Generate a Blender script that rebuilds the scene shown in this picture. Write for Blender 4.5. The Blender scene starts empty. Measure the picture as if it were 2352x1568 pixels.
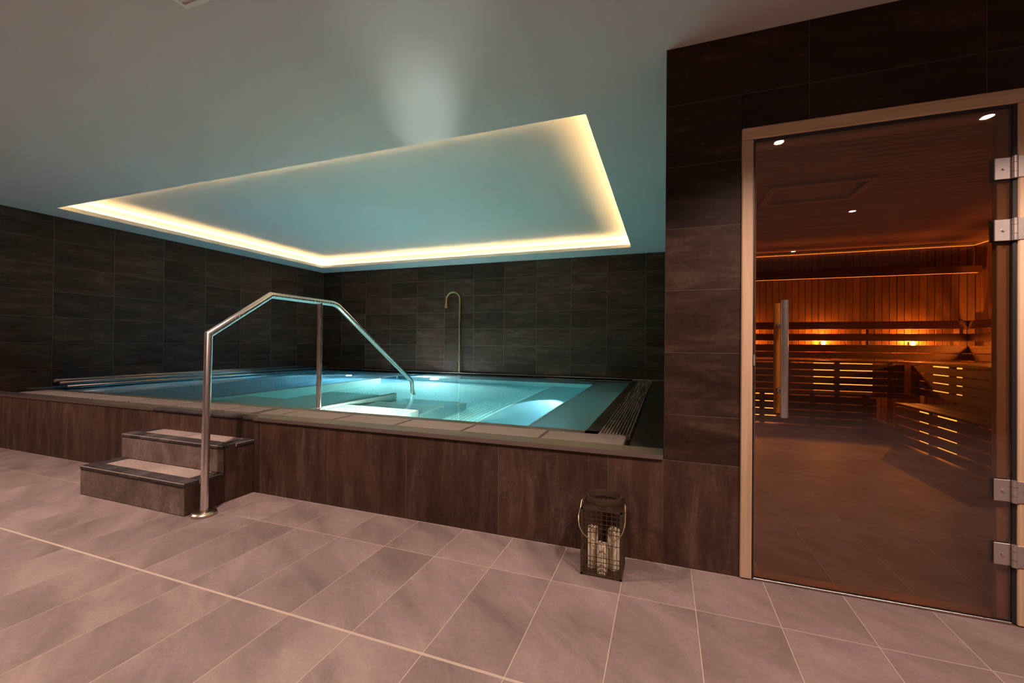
import bpy, bmesh, math, random
from mathutils import Vector, Matrix
random.seed(7)
C = bpy.context.scene.collection
SC = bpy.context.scene
R = math.radians
PI = math.pi

# ---------------------------------------------------------------- camera
cam = bpy.data.cameras.new('camera'); camo = bpy.data.objects.new('camera', cam); C.objects.link(camo)
H = 1.075
yaw, pit, rol = R(19.92), R(.33), R(.5)
fw = Vector((-math.sin(yaw)*math.cos(pit), math.cos(yaw)*math.cos(pit), math.sin(pit)))
r0 = Vector((math.cos(yaw), math.sin(yaw), 0)); u0 = r0.cross(fw)
rt = r0*math.cos(rol)+u0*math.sin(rol); up = u0*math.cos(rol)-r0*math.sin(rol)
M = Matrix((rt, up, -fw)).transposed().to_4x4(); M.translation = Vector((0, 0, H))
camo.matrix_world = M
cam.sensor_width = 36; cam.lens = 968/2352*36; cam.clip_start = .02; cam.clip_end = 60
SC.camera = camo

# ---------------------------------------------------------------- world, exposure, sampling quality
w = bpy.data.worlds.new('world'); SC.world = w; w.use_nodes = True
w.node_tree.nodes['Background'].inputs[0].default_value = (.004, .0035, .003, 1)
w.node_tree.nodes['Background'].inputs[1].default_value = 1
vs = SC.view_settings
vs.view_transform = 'Standard'; vs.look = 'None'; vs.gamma = 1; vs.exposure = 0; vs.use_curve_mapping = False
cy = SC.cycles
cy.max_bounces = 8; cy.diffuse_bounces = 4; cy.glossy_bounces = 4; cy.transmission_bounces = 6
cy.transparent_max_bounces = 12; cy.volume_bounces = 0; cy.sample_clamp_indirect = 25; cy.sample_clamp_direct = 0
cy.use_denoising = True; cy.blur_glossy = .6
cy.use_adaptive_sampling = True; cy.adaptive_threshold = .035

D = 2.212      # front plane of the pool kerb and of the sauna wall
HC = 2.536     # ceiling
XL = -6.78     # left wall
YB = 7.0       # back wall of the pool
ZW = .52       # water level
RX0, RX1, RY0, RY1 = -6.34, -.48, 2.66, 6.52    # ceiling recess

# ---------------------------------------------------------------- ceiling downlights' own light (the fixtures are built below)
DOWN = [(.76, .955), (1.905, .92), (1.89, -1.07), (1.85, -3.13), (-2.2, 1.03), (-2.2, -1.6), (-5.1, .9), (-5.1, -1.6), (-.6, -2.6)]
def spot(name, loc, target, energy, col, angle, blend=.6, radius=.03):
    l = bpy.data.lights.new(name, 'SPOT'); l.energy = energy; l.color = col; l.spot_size = R(angle); l.spot_blend = blend
    l.shadow_soft_size = radius
    o = bpy.data.objects.new(name, l); C.objects.link(o); o.location = loc
    d = Vector(target)-Vector(loc); o.rotation_euler = d.to_track_quat('-Z', 'Y').to_euler()
    return o
def point(name, loc, energy, col, radius=.03):
    l = bpy.data.lights.new(name, 'POINT'); l.energy = energy; l.color = col; l.shadow_soft_size = radius
    o = bpy.data.objects.new(name, l); C.objects.link(o); o.location = loc; return o
WARM = (1, .71, .595)
for x, y in DOWN:
    spot('downlight_beam', (x, y, HC-.03), (x, y, 0), (265 if y > 0 else 150) if x < -1 else (156 if y > 0 else 118), WARM, 132 if y > 0 and x > -1 else 112, .42 if y > 0 and x > -1 else .5, .035)
# ---------------------------------------------------------------- underwater spots: the back lamp's first, then added ones without fixtures
POOLC = (1.0, .96, .70)
POOL_SPOTS = [((-3.66, 6.22, .0), (-2.9, 3.0, -.2), 640, 150),
         ((-5.4, 6.2, .0), (-4.2, 4.2, -.2), 480, 150),  # added for blue light over the lounger, no fixture
         ((-3.5, 2.80, -.1), (-4.1, 6.2, -.3), 240, 140),  # added at the front wall, out of view, no fixture
         ((-2.42, 2.74, .49), (-2.42, 3.25, .28), 170, 150),  # added to whiten the entry steps, no fixture
         ((-2.0, 2.75, .28), (-2.25, 4.4, -.4), 330, 72)]  # added to brighten the dotted basin floor, no fixture
for a, b, e, s in POOL_SPOTS:
    spot('pool_spot', a, b, e, (.45, .74, 1) if a[0] < -5 else POOLC, s, .6, .05)
spot('pool_spot', (-1.25, 5.9, .30), (-1.30, 4.25, -.28), 520, (.9, .92, 1), 25, .2, .03)  # added narrow spot without fixture, makes the bright patch on the bench step
point('lamp_halo_fill', (-3.85, 6.30, .33), 90, (.85, .95, 1), .05)  # added point light, brightens bench and wall around the back lamp
# added spots above the water, standing in for the back lamp's ceiling beam
spot('ceiling_streak_spot', (-3.45, 5.9, .56), (-1.47, 2.35, HC), 230, (.92, 1, .95), 8, 1.0, .05)
spot('ceiling_streak_spot', (-3.45, 5.9, .56), (-1.02, 1.5, HC), 190, (.88, 1, .95), 10, 1.0, .05)

# ================================================================ materials
MATS = {}
def nd(nt, t, **k):
    n = nt.nodes.new(t)
    for a, b in k.items(): setattr(n, a, b)
    return n
def base(name):
    m = bpy.data.materials.new(name); m.use_nodes = True
    nt = m.node_tree; b = nt.nodes['Principled BSDF']; MATS[name] = m
    return m, nt, b
def coords(nt, stretch=(1, 1, 1), rnd=True):
    tc = nd(nt, 'ShaderNodeTexCoord'); mp = nd(nt, 'ShaderNodeMapping'); mp.inputs['Scale'].default_value = stretch
    nt.links.new(tc.outputs['Object'], mp.inputs[0])
    if rnd:
        oi = nd(nt, 'ShaderNodeObjectInfo'); mu = nd(nt, 'ShaderNodeMath', operation='MULTIPLY'); mu.inputs[1].default_value = 37
        nt.links.new(oi.outputs['Random'], mu.inputs[0]); nt.links.new(mu.outputs[0], mp.inputs['Location'])
    return mp.outputs[0]
def noise(nt, co, scale, detail=4, rough=.6, dist=0):
    n = nd(nt, 'ShaderNodeTexNoise'); n.inputs['Scale'].default_value = scale; n.inputs['Detail'].default_value = detail
    n.inputs['Roughness'].default_value = rough; n.inputs['Distortion'].default_value = dist
    nt.links.new(co, n.inputs['Vector']); return n.outputs['Fac']
def ramp(nt, fac, stops):
    r = nd(nt, 'ShaderNodeValToRGB'); e = r.color_ramp.elements
    e[0].position, e[0].color = stops[0][0], (*stops[0][1], 1); e[1].position, e[1].color = stops[1][0], (*stops[1][1], 1)
    for p, c in stops[2:]:
        q = e.new(p); q.color = (*c, 1)
    nt.links.new(fac, r.inputs[0]); return r.outputs[0]
def mix(nt, a, b, fac, mode='MIX'):
    m = nd(nt, 'ShaderNodeMix', data_type='RGBA', blend_type=mode)
    if isinstance(fac, float): m.inputs[0].default_value = fac
    else: nt.links.new(fac, m.inputs[0])
    for i, v in ((6, a), (7, b)):
        if isinstance(v, tuple): m.inputs[i].default_value = (*v, 1)
        else: nt.links.new(v, m.inputs[i])
    return m.outputs[2]
def bump(nt, b, h, s, d=.01):
    n = nd(nt, 'ShaderNodeBump'); n.inputs['Strength'].default_value = s; n.inputs['Distance'].default_value = d
    nt.links.new(h, n.inputs['Height']); nt.links.new(n.outputs[0], b.inputs['Normal'])
def vary(nt, col, lo, hi):
    oi = nd(nt, 'ShaderNodeObjectInfo'); mr = nd(nt, 'ShaderNodeMapRange'); mr.inputs[3].default_value = lo; mr.inputs[4].default_value = hi
    nt.links.new(oi.outputs['Random'], mr.inputs[0])
    h = nd(nt, 'ShaderNodeHueSaturation'); nt.links.new(mr.outputs[0], h.inputs['Value']); nt.links.new(col, h.inputs['Color']); return h.outputs[0]
def plain(name, col, rough=.5, metal=0, spec=.5):
    m, nt, b = base(name); b.inputs['Base Color'].default_value = (*col, 1); b.inputs['Roughness'].default_value = rough
    b.inputs['Metallic'].default_value = metal; b.inputs['Specular IOR Level'].default_value = spec
    n = noise(nt, coords(nt, rnd=False), 60, 2); bump(nt, b, n, .05, .002); return m
def emis(name, col, s):
    m, nt, b = base(name); b.inputs['Base Color'].default_value = (.8, .8, .8, 1)
    b.inputs['Emission Color'].default_value = (*col, 1); b.inputs['Emission Strength'].default_value = s; return m

def slate():
    m, nt, b = base('slate_floor_tile')
    c = coords(nt, (1, 1, 1)); c2 = coords(nt, (3.4, .9, 1))
    rot = nd(nt, 'ShaderNodeMapping'); rot.inputs['Rotation'].default_value = (0, 0, R(38)); nt.links.new(c, rot.inputs[0])
    rot2 = nd(nt, 'ShaderNodeMapping'); rot2.inputs['Scale'].default_value = (1.0, 2.6, 1); nt.links.new(rot.outputs[0], rot2.inputs[0])
    a = noise(nt, rot2.outputs[0], 1.5, 6, .62, .5); f = noise(nt, c, 60, 3, .7); v = noise(nt, rot2.outputs[0], 4.0, 6, .7, 2.5)
    k = ramp(nt, a, [(.32, (.155, .116, .107)), (.50, (.222, .168, .156)), (.66, (.285, .220, .204))])
    k2 = ramp(nt, v, [(.485, (1, 1, 1)), (.50, (1.3, 1.3, 1.3)), (.515, (1, 1, 1))])
    k = mix(nt, k, k2, .35, 'MULTIPLY'); g = ramp(nt, f, [(.35, (.86, .86, .86)), (.65, (1.1, 1.1, 1.1))])
    k = mix(nt, k, g, .6, 'MULTIPLY'); k = vary(nt, k, .92, 1.06)
    nt.links.new(k, b.inputs['Base Color']); b.inputs['Roughness'].default_value = .52; b.inputs['Specular IOR Level'].default_value = .4
    ad = nd(nt, 'ShaderNodeMath', operation='ADD'); nt.links.new(a, ad.inputs[0]); nt.links.new(v, ad.inputs[1])
    bump(nt, b, ad.outputs[0], .35, .006); return m
def darktile(name, stretch, c0, c1, c2, rough=.42, rust=.14):
    m, nt, b = base(name)
    c = coords(nt, stretch); f0 = coords(nt, (1, 1, 1))
    a = noise(nt, c, 2.2, 6, .65, .6); f = noise(nt, f0, 45, 4, .7); l = noise(nt, f0, 2.5, 2)
    k = ramp(nt, a, [(.35, c0), (.52, c1), (.68, c2)])
    g = ramp(nt, f, [(.35, (.75, .75, .75)), (.62, (1.15, 1.15, 1.15)), (.74, (1.8, 1.8, 1.8))]); k = mix(nt, k, g, .7, 'MULTIPLY')
    k = mix(nt, k, (.115, .055, .026), ramp(nt, l, [(.5, (0, 0, 0)), (.75, (rust, rust, rust))]))
    k = vary(nt, k, .72, 1.22)
    nt.links.new(k, b.inputs['Base Color'])
    rr = nd(nt, 'ShaderNodeMapRange'); rr.inputs[3].default_value = rough-.08; rr.inputs[4].default_value = rough+.2; nt.links.new(a, rr.inputs[0])
    nt.links.new(rr.outputs[0], b.inputs['Roughness']); b.inputs['Specular IOR Level'].default_value = .16
    bump(nt, b, f, .12, .002); return m
def wood(name, axis, c0, c1, rough=.5, scale=1.0, knots=False):
    m, nt, b = base(name)
    s = [14, 14, 14]; s[axis] = .8
    c = coords(nt, tuple(s)); a = noise(nt, c, 2.4*scale, 5, .6, .4)
    k = ramp(nt, a, [(.32, c0), (.68, c1)]); k = vary(nt, k, .82, 1.12)
    if knots:
        t = [3.2, 3.2, 3.2]; t[axis] = 1.7
        kk = nd(nt, 'ShaderNodeTexVoronoi'); kk.inputs['Scale'].default_value = 1.0; nt.links.new(coords(nt, tuple(t)), kk.inputs['Vector'])
        k = mix(nt, k, (c0[0]*.35, c0[1]*.28, c0[2]*.2), ramp(nt, kk.outputs['Distance'], [(.03, (.9, .9, .9)), (.07, (0, 0, 0))]))
    nt.links.new(k, b.inputs['Base Color']); b.inputs['Roughness'].default_value = rough; bump(nt, b, a, .15, .002); return m
def steel(name, col, rough=.28, stretch=(1, 1, 60), metal=1):
    m, nt, b = base(name); a = noise(nt, coords(nt, stretch, False), 12, 3)
    b.inputs['Base Color'].default_value = (*col, 1); b.inputs['Metallic'].default_value = metal
    rr = nd(nt, 'ShaderNodeMapRange'); rr.inputs[3].default_value = rough-.08; rr.inputs[4].default_value = rough+.1; nt.links.new(a, rr.inputs[0])
    nt.links.new(rr.outputs[0], b.inputs['Roughness']); return m
def paint(name, col):
    m, nt, b = base(name); a = noise(nt, coords(nt, rnd=False), 1.2, 4); f = noise(nt, coords(nt, rnd=False), 160, 2)
    k = ramp(nt, a, [(.3, tuple(x*.95 for x in col)), (.7, col)]); nt.links.new(k, b.inputs['Base Color'])
    b.inputs['Roughness'].default_value = .55; b.inputs['Specular IOR Level'].default_value = .3; bump(nt, b, f, .08, .001); return m

m_slate = slate()
m_grout = plain('pale_floor_grout', (.43, .345, .285), .8)
m_dgrout = plain('grey_wall_grout', (.10, .078, .064), .8)
m_wallH = darktile('rust_black_wall_tile', (1, 1, 5), (.022, .0118, .0078), (.036, .0192, .0130), (.066, .039, .028))
m_kerbV = darktile('rust_brown_kerb_tile', (5, 5, .9), (.042, .0225, .016), (.066, .037, .027), (.106, .064, .048), .42, .4)
m_riser = darktile('worn_grey_step_tile', (2, 2, 2), (.115, .083, .066), (.160, .118, .098), (.235, .182, .155), .55)
m_tread = darktile('pink_tread_tile', (1, 1, 1), (.30, .23, .205), (.34, .265, .24), (.38, .30, .27), .55)
m_plinth = plain('pale_plinth_stone', (.62, .58, .50), .6)
m_ceil = paint('ceiling_paint', (.56, .54, .50))
m_wallpl = paint('taupe_wall_paint', (.22, .17, .14))
m_pine = wood('pine_door_frame', 2, (.52, .34, .20), (.68, .48, .32), .5, 1, True)
m_pineh = wood('pine_door_head', 0, (.52, .34, .20), (.66, .47, .31), .5)
m_planks = wood('sauna_wall_plank', 2, (.20, .085, .030), (.34, .16, .06), .5)
m_board = wood('sauna_ceiling_board', 0, (.26, .11, .035), (.44, .20, .07), .55)
m_slatx = wood('sauna_slat_along_back', 0, (.16, .07, .03), (.28, .13, .055), .5)
m_slaty = wood('sauna_slat_along_side', 1, (.16, .07, .03), (.28, .13, .055), .5)
m_steel = steel('brushed_rail_steel', (.74, .68, .66), .24, (30, 30, .5), .95)
m_hinge = steel('satin_hinge_steel', (.52, .46, .43), .36, (1, 1, 1), .8)
m_rim = steel('satin_pool_rim_steel', (.36, .31, .29), .36, (60, 1, 1))
m_basin = steel('pool_basin_steel', (.42, .54, .55), .38, (20, 1, 1), .5)
m_grate = plain('wet_grate_plastic', (.21, .175, .155), .38)
m_chan = plain('dark_channel', (.012, .010, .009), .5)
m_ledge = plain('wet_dark_ledge_stone', (.040, .036, .032), .18)
m_black = plain('black_rubber_seal', (.012, .011, .012), .45)
m_brass = steel('aged_brass', (.42, .33, .16), .3)
m_flange = steel('worn_brass_flange', (.62, .52, .40), .25)
m_iron = plain('black_lantern_iron', (.085, .055, .034), .42, .5)
m_bail = steel('pale_brass_wire', (.75, .58, .40), .3)
m_wax = plain('cream_candle_wax', (.72, .62, .45), .5)
m_wick = plain('charred_wick', (.02, .02, .02), .8)
m_noseb = darktile('ribbed_black_nosing', (1, 1, 1), (.032, .027, .029), (.048, .042, .044), (.07, .062, .062), .36)
m_led = emis('cove_strip_light', (1, .64, .27), 130)
m_amb = emis('sauna_amber_lamp', (1, .36, .05), 150)
m_ambs = emis('sauna_amber_strip', (1, .30, .035), 3.5)
m_ambd = emis('under_bench_tube', (1, .33, .05), 6)
m_disc = emis('downlight_lens', (1, .90, .86), 45)
m_plamp = emis('pool_lamp_lens', (.75, .97, 1), 300)
m_white = plain('white_bezel', (.7, .68, .64), .4)
m_handlew = wood('oiled_handle_wood', 2, (.90, .52, .09), (.95, .60, .12), .35)

def dimple():
    m, nt, b = base('dimpled_pool_floor_steel')
    tc = nd(nt, 'ShaderNodeTexCoord'); mp = nd(nt, 'ShaderNodeMapping'); mp.inputs['Rotation'].default_value = (0, 0, R(0)); mp.inputs['Scale'].default_value = (20, 20, 20)
    nt.links.new(tc.outputs['Object'], mp.inputs[0])
    fr = nd(nt, 'ShaderNodeVectorMath', operation='FRACTION'); nt.links.new(mp.outputs[0], fr.inputs[0])
    sb = nd(nt, 'ShaderNodeVectorMath', operation='SUBTRACT'); sb.inputs[1].default_value = (.5, .5, 0); nt.links.new(fr.outputs[0], sb.inputs[0])
    mz = nd(nt, 'ShaderNodeVectorMath', operation='MULTIPLY'); mz.inputs[1].default_value = (1, 1, 0); nt.links.new(sb.outputs[0], mz.inputs[0])
    ln = nd(nt, 'ShaderNodeVectorMath', operation='LENGTH'); nt.links.new(mz.outputs[0], ln.inputs[0])
    k = ramp(nt, ln.outputs['Value'], [(.17, (.98, 1, 1)), (.26, (.36, .50, .52))])
    nt.links.new(k, b.inputs['Base Color']); b.inputs['Metallic'].default_value = .35; b.inputs['Roughness'].default_value = .38
    inv = nd(nt, 'ShaderNodeMath', operation='SUBTRACT'); inv.inputs[0].default_value = 1; nt.links.new(ln.outputs['Value'], inv.inputs[1])
    bump(nt, b, inv.outputs[0], .3, .02); return m
m_dimple = dimple()
def water():
    m, nt, b = base('pool_water'); nt.nodes.remove(b); out = nt.nodes['Material Output']
    g = nd(nt, 'ShaderNodeBsdfGlass'); g.inputs['IOR'].default_value = 1.33; g.inputs['Roughness'].default_value = 0
    g.inputs['Color'].default_value = (1, 1, 1, 1)
    tc = nd(nt, 'ShaderNodeTexCoord'); mp = nd(nt, 'ShaderNodeMapping'); mp.inputs['Scale'].default_value = (1, 1, 1); nt.links.new(tc.outputs['Object'], mp.inputs[0])
    n = noise(nt, mp.outputs[0], 5, 2, .5); bp = nd(nt, 'ShaderNodeBump'); bp.inputs['Strength'].default_value = .035; bp.inputs['Distance'].default_value = .02
    nt.links.new(n, bp.inputs['Height']); nt.links.new(bp.outputs[0], g.inputs['Normal'])
    nt.links.new(g.outputs[0], out.inputs['Surface'])
    v = nd(nt, 'ShaderNodeVolumeAbsorption'); v.inputs['Color'].default_value = (.16, .80, .90, 1); v.inputs['Density'].default_value = .46
    nt.links.new(v.outputs[0], out.inputs['Volume']); return m
m_water = water()
def bronze():
    m, nt, b = base('bronze_tinted_glass'); nt.nodes.remove(b); out = nt.nodes['Material Output']
    t = nd(nt, 'ShaderNodeBsdfTransparent'); t.inputs[0].default_value = (.70, .61, .54, 1)
    g = nd(nt, 'ShaderNodeBsdfGlossy'); g.inputs['Roughness'].default_value = .0; g.inputs['Color'].default_value = (1, .95, .95, 1)
    lw = nd(nt, 'ShaderNodeLayerWeight'); pw = nd(nt, 'ShaderNodeMath', operation='POWER'); pw.inputs[1].default_value = 5; nt.links.new(lw.outputs['Facing'], pw.inputs[0])
    lw.inputs[0].default_value = .5
    f = nd(nt, 'ShaderNodeMapRange'); f.inputs[3].default_value = .095; f.inputs[4].default_value = 1; nt.links.new(pw.outputs[0], f.inputs[0])
    mx = nd(nt, 'ShaderNodeMixShader'); nt.links.new(f.outputs[0], mx.inputs[0]); nt.links.new(t.outputs[0], mx.inputs[1]); nt.links.new(g.outputs[0], mx.inputs[2])
    nt.links.new(mx.outputs[0], out.inputs['Surface']); return m
m_glass = bronze()

# ================================================================ helpers
def link(name, me, mat, parent=None, loc=(0, 0, 0), rot=None):
    o = bpy.data.objects.new(name, me); C.objects.link(o); o.location = loc
    if rot: o.rotation_euler = rot
    if mat and not me.materials: me.materials.append(mat)
    if parent: o.parent = parent
    return o
def obj(name, bm, mat, parent=None, loc=(0, 0, 0), smooth=False):
    bmesh.ops.recalc_face_normals(bm, faces=bm.faces)
    me = bpy.data.meshes.new(name); bm.to_mesh(me); bm.free()
    if smooth:
        for p in me.polygons: p.use_smooth = True
        try: me.set_sharp_from_angle(angle=R(40))
        except Exception: pass
    return link(name, me, mat, parent, loc)
def empty(name, loc, label=None, cat=None, group=None, kind=None, parent=None):
    o = bpy.data.objects.new(name, None); C.objects.link(o); o.location = loc; o.empty_display_size = .1
    if parent: o.parent = parent
    tag(o, label, cat, group, kind); return o
def tag(o, label=None, cat=None, group=None, kind=None):
    if label: o['label'] = label
    if cat: o['category'] = cat
    if group: o['group'] = group
    if kind: o['kind'] = kind
    return o
def box(bm, x0, x1, y0, y1, z0, z1, bev=0):
    vs = [bm.verts.new(p) for p in [(x0, y0, z0), (x1, y0, z0), (x1, y1, z0), (x0, y1, z0), (x0, y0, z1), (x1, y0, z1), (x1, y1, z1), (x0, y1, z1)]]
    fs = [bm.faces.new([vs[i] for i in f]) for f in [(0, 3, 2, 1), (4, 5, 6, 7), (0, 1, 5, 4), (1, 2, 6, 5), (2, 3, 7, 6), (3, 0, 4, 7)]]
    if bev:
        es = list({e for f in fs for e in f.edges})
        bmesh.ops.bevel(bm, geom=es, offset=bev, segments=1, affect='EDGES')
    return bm
def boxo(name, dims, mat, parent=None, bev=0, **k):
    """dims in world (or parent-local) coordinates; origin at the box centre"""
    x0, x1, y0, y1, z0, z1 = dims; c = ((x0+x1)/2, (y0+y1)/2, (z0+z1)/2)
    bm = bmesh.new(); box(bm, x0-c[0], x1-c[0], y0-c[1], y1-c[1], z0-c[2], z1-c[2], bev)
    return obj(name, bm, mat, parent, c)
CACHE = {}
def piece(name, x0, x1, y0, y1, z0, z1, mat, parent=None, bev=.002):
    """a tile, plank or slat: chamfered box sharing mesh data with alike pieces"""
    s = (round(x1-x0, 4), round(y1-y0, 4), round(z1-z0, 4)); key = (s, mat.name, bev)
    c = ((x0+x1)/2, (y0+y1)/2, (z0+z1)/2)
    if key not in CACHE:
        bm = bmesh.new(); a, b_, d = s[0]/2, s[1]/2, s[2]/2; box(bm, -a, a, -b_, b_, -d, d, bev)
        bmesh.ops.recalc_face_normals(bm, faces=bm.faces)
        me = bpy.data.meshes.new(name); bm.to_mesh(me); bm.free(); me.materials.append(mat); CACHE[key] = me
    pl = (0, 0, 0)
    if parent:
        q = parent
        while q: pl = tuple(pl[i]+q.location[i] for i in range(3)); q = q.parent
    return link(name, CACHE[key], None, parent, (c[0]-pl[0], c[1]-pl[1], c[2]-pl[2]))
def tube(bm, pts, r, n=14, cap=True):
    pts = [Vector(p) for p in pts]; rings = []
    rr = r if isinstance(r, (list, tuple)) else [r]*len(pts)
    ref = None
    for i, p in enumerate(pts):
        t = (pts[min(i+1, len(pts)-1)]-pts[max(i-1, 0)]).normalized()
        if 0 < i < len(pts)-1:
            a = (pts[i]-pts[i-1]).normalized(); b_ = (pts[i+1]-pts[i]).normalized(); t = (a+b_).normalized(); k = 1/max(.3, t.dot(a))
        else: k = 1
        if ref is None:
            ref = t.orthogonal().normalized()
        ref = (ref-t*ref.dot(t)).normalized(); s = t.cross(ref).normalized()
        # mitre: stretch in the bend plane
        ring = []
        if k > 1.0001:
            bd = ((pts[i]-pts[i-1]).normalized()-(pts[i+1]-pts[i]).normalized()).normalized()
        for j in range(n):
            a_ = 2*PI*j/n; v = (ref*math.cos(a_)+s*math.sin(a_))*rr[i]
            if k > 1.0001: v += bd*(v.dot(bd))*(k-1)
            ring.append(bm.verts.new(p+v))
        rings.append(ring)
    for a, b_ in zip(rings, rings[1:]):
        for j in range(n): bm.faces.new((a[j], a[(j+1) % n], b_[(j+1) % n], b_[j]))
    if cap: bm.faces.new(rings[0][::-1]); bm.faces.new(rings[-1])
    return bm
def lathe(bm, prof, n=32, c=(0, 0, 0)):
    rings = []
    for r, z in prof:
        if r < 1e-6: rings.append([bm.verts.new((c[0], c[1], c[2]+z))])
        else: rings.append([bm.verts.new((c[0]+r*math.cos(2*PI*j/n), c[1]+r*math.sin(2*PI*j/n), c[2]+z)) for j in range(n)])
    for a, b_ in zip(rings, rings[1:]):
        for j in range(n):
            k = (j+1) % n
            if len(a) == 1 and len(b_) == 1: continue
            if len(a) == 1: bm.faces.new((a[0], b_[j], b_[k]))
            elif len(b_) == 1: bm.faces.new((a[j], a[k], b_[0]))
            else: bm.faces.new((a[j], a[k], b_[k], b_[j]))
    return bm
def tiles(parent, axis, a0, a1, b0, b1, ja, jb, face, thick, mat, gap=.002, name='tile', holes=(), bev=.0012):
    """tiles over a wall. axis 'y': wall plane at y=face, a=x, b=z, sticking out to -y; axis 'x': plane x=face, a=y, b=z, sticking to +x; axis 'z': floor, a=x,b=y up"""
    aa = [a0]+[j for j in ja if a0+.02 < j < a1-.02]+[a1]; bb = [b0]+[j for j in jb if b0+.02 < j < b1-.02]+[b1]
    for i in range(len(aa)-1):
        for j in range(len(bb)-1):
            p, q, r_, s = aa[i]+gap, aa[i+1]-gap, bb[j]+gap, bb[j+1]-gap
            rects = [(p, q, r_, s)]
            for (h0, h1, k0, k1) in holes:
                new = []
                for (p, q, r_, s) in rects:
                    if q <= h0 or p >= h1 or s <= k0 or r_ >= k1: new.append((p, q, r_, s)); continue
                    if p < h0-.01: new.append((p, h0, r_, s)); 
                    if q > h1+.01: new.append((h1, q, r_, s))
                    if s > k1+.01: new.append((max(p, h0), min(q, h1), k1, s))
                rects = new
            for (p, q, r_, s) in rects:
                if axis == 'y': piece(name, p, q, face-thick if False else face, face+thick, r_, s, mat, parent, bev)
                elif axis == 'x': piece(name, face-thick, face, p, q, r_, s, mat, parent, bev)
                elif axis == '-x': piece(name, face, face+thick, p, q, r_, s, mat, parent, bev)
                else: piece(name, p, q, r_, s, face-thick, face, mat, parent, bev)

# ================================================================ FLOOR
fl = boxo('floor', (XL, 4.3, -5, 7.9, -.12, -.0105), m_grout); fl['kind'] = 'structure'
# the floor must not fill the pool basin: replace by three slabs
bpy.data.objects.remove(fl)
bm = bmesh.new(); box(bm, XL, 4.3, -5, 2.3, -.12, -.0009); box(bm, 0, 4.3, 2.3, 7.9, -.12, -.0009)
fl = obj('floor', bm, m_grout); fl['kind'] = 'structure'
JX = [.125-.303*k for k in range(-14, 24)]; JY = [1.876-.6*k for k in range(-1, 12)]
gx = [XL]+sorted(j for j in JX if XL+.05 < j < 4.25)+[4.3]; gy = sorted([JY[0]*0+D]+[j for j in JY if -1.2 < j < D-.05])
for i in range(len(gx)-1):
    for j in range(len(gy)-1):
        if gx[i] > 3.2: continue
        g1 = .0055 if abs(gy[j+1]-1.276) < .01 else .0017; g0 = .0055 if abs(gy[j]-1.276) < .01 else .0017
        if j == len(gy)-2: g1 = .004
        
        piece('tile', gx[i]+.0016, gx[i+1]-.0016, gy[j]+g0, gy[j+1]-g1, -.012, 0, m_slate, fl, .001)
bm = bmesh.new(); box(bm, XL, 4.3, -4.98, gy[0], -.012, 0); box(bm, 3.1, 4.3, gy[0], D, -.012, -.0004)
obj('floor_covering', bm, m_slate, fl)
gy2 = [D+.0]+[D+.14+.6*k for k in range(0, 10) if D+.14+.6*k < 7.7]+[7.74]
gx2 = [.13]+[j for j in sorted(JX) if .16 < j < 4.05]+[4.08]
for i in range(len(gx2)-1):
    for j in range(len(gy2)-1):
        piece('tile', gx2[i]+.0015, gx2[i+1]-.0015, gy2[j]+.0015, gy2[j+1]-.0015, -.012, 0, m_slate, fl, .001)

# ================================================================ CEILING with lit recess
bm = bmesh.new(); k = .12; zt = HC+.155; Z0, Z1 = HC, HC+.05
for (a, b_, c, d) in [(XL-.1, 4.4, -5.1, RY0-k), (XL-.1, 4.4, RY1+k, 8), (XL-.1, RX0-k, RY0-k, RY1+k), (RX1+k, 4.4, RY0-k, RY1+k)]:
    box(bm, a, b_, c, d, Z0, Z1)
for (a, b_, c, d) in [(RX0-k, RX1+k, RY0-k, RY0), (RX0-k, RX1+k, RY1, RY1+k), (RX0-k, RX0, RY0, RY1), (RX1, RX1+k, RY0, RY1)]:
    box(bm, a, b_, c, d, Z0, HC+.02)
for (a, b_, c, d) in [(RX0-.02, RX1+.02, RY0-.02, RY0), (RX0-.02, RX1+.02, RY1, RY1+.02), (RX0-.02, RX0, RY0, RY1), (RX1, RX1+.02, RY0, RY1)]:
    box(bm, a, b_, c, d, HC+.02, HC+.046)
ce = obj('ceiling', bm, m_ceil); ce['kind'] = 'structure'
bm = bmesh.new()
box(bm, RX0-k-.03, RX0-k, RY0-k-.03, RY1+k+.03, Z1, zt+.02); box(bm, RX1+k, RX1+k+.03, RY0-k-.03, RY1+k+.03, Z1, zt+.02)
box(bm, RX0-k, RX1+k, RY0-k-.03, RY0-k, Z1, zt+.02); box(bm, RX0-k, RX1+k, RY1+k, RY1+k+.03, Z1, zt+.02)
box(bm, RX0-k, RX1+k, RY0-k, RY1+k, zt, zt+.02)
rp = obj('recess_panel', bm, m_ceil, ce)
e = .09
for (a, b_, c, d) in [(RX0-e-.010, RX0-e, RY0-e, RY1+e), (RX1+e, RX1+e+.010, RY0-e, RY1+e), (RX0-e, RX1+e, RY0-e-.010, RY0-e), (RX0-e, RX1+e, RY1+e, RY1+e+.010)]:
    boxo('light_strip', (a, b_, c, d, HC+.021, HC+.027), m_led, ce)
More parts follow.
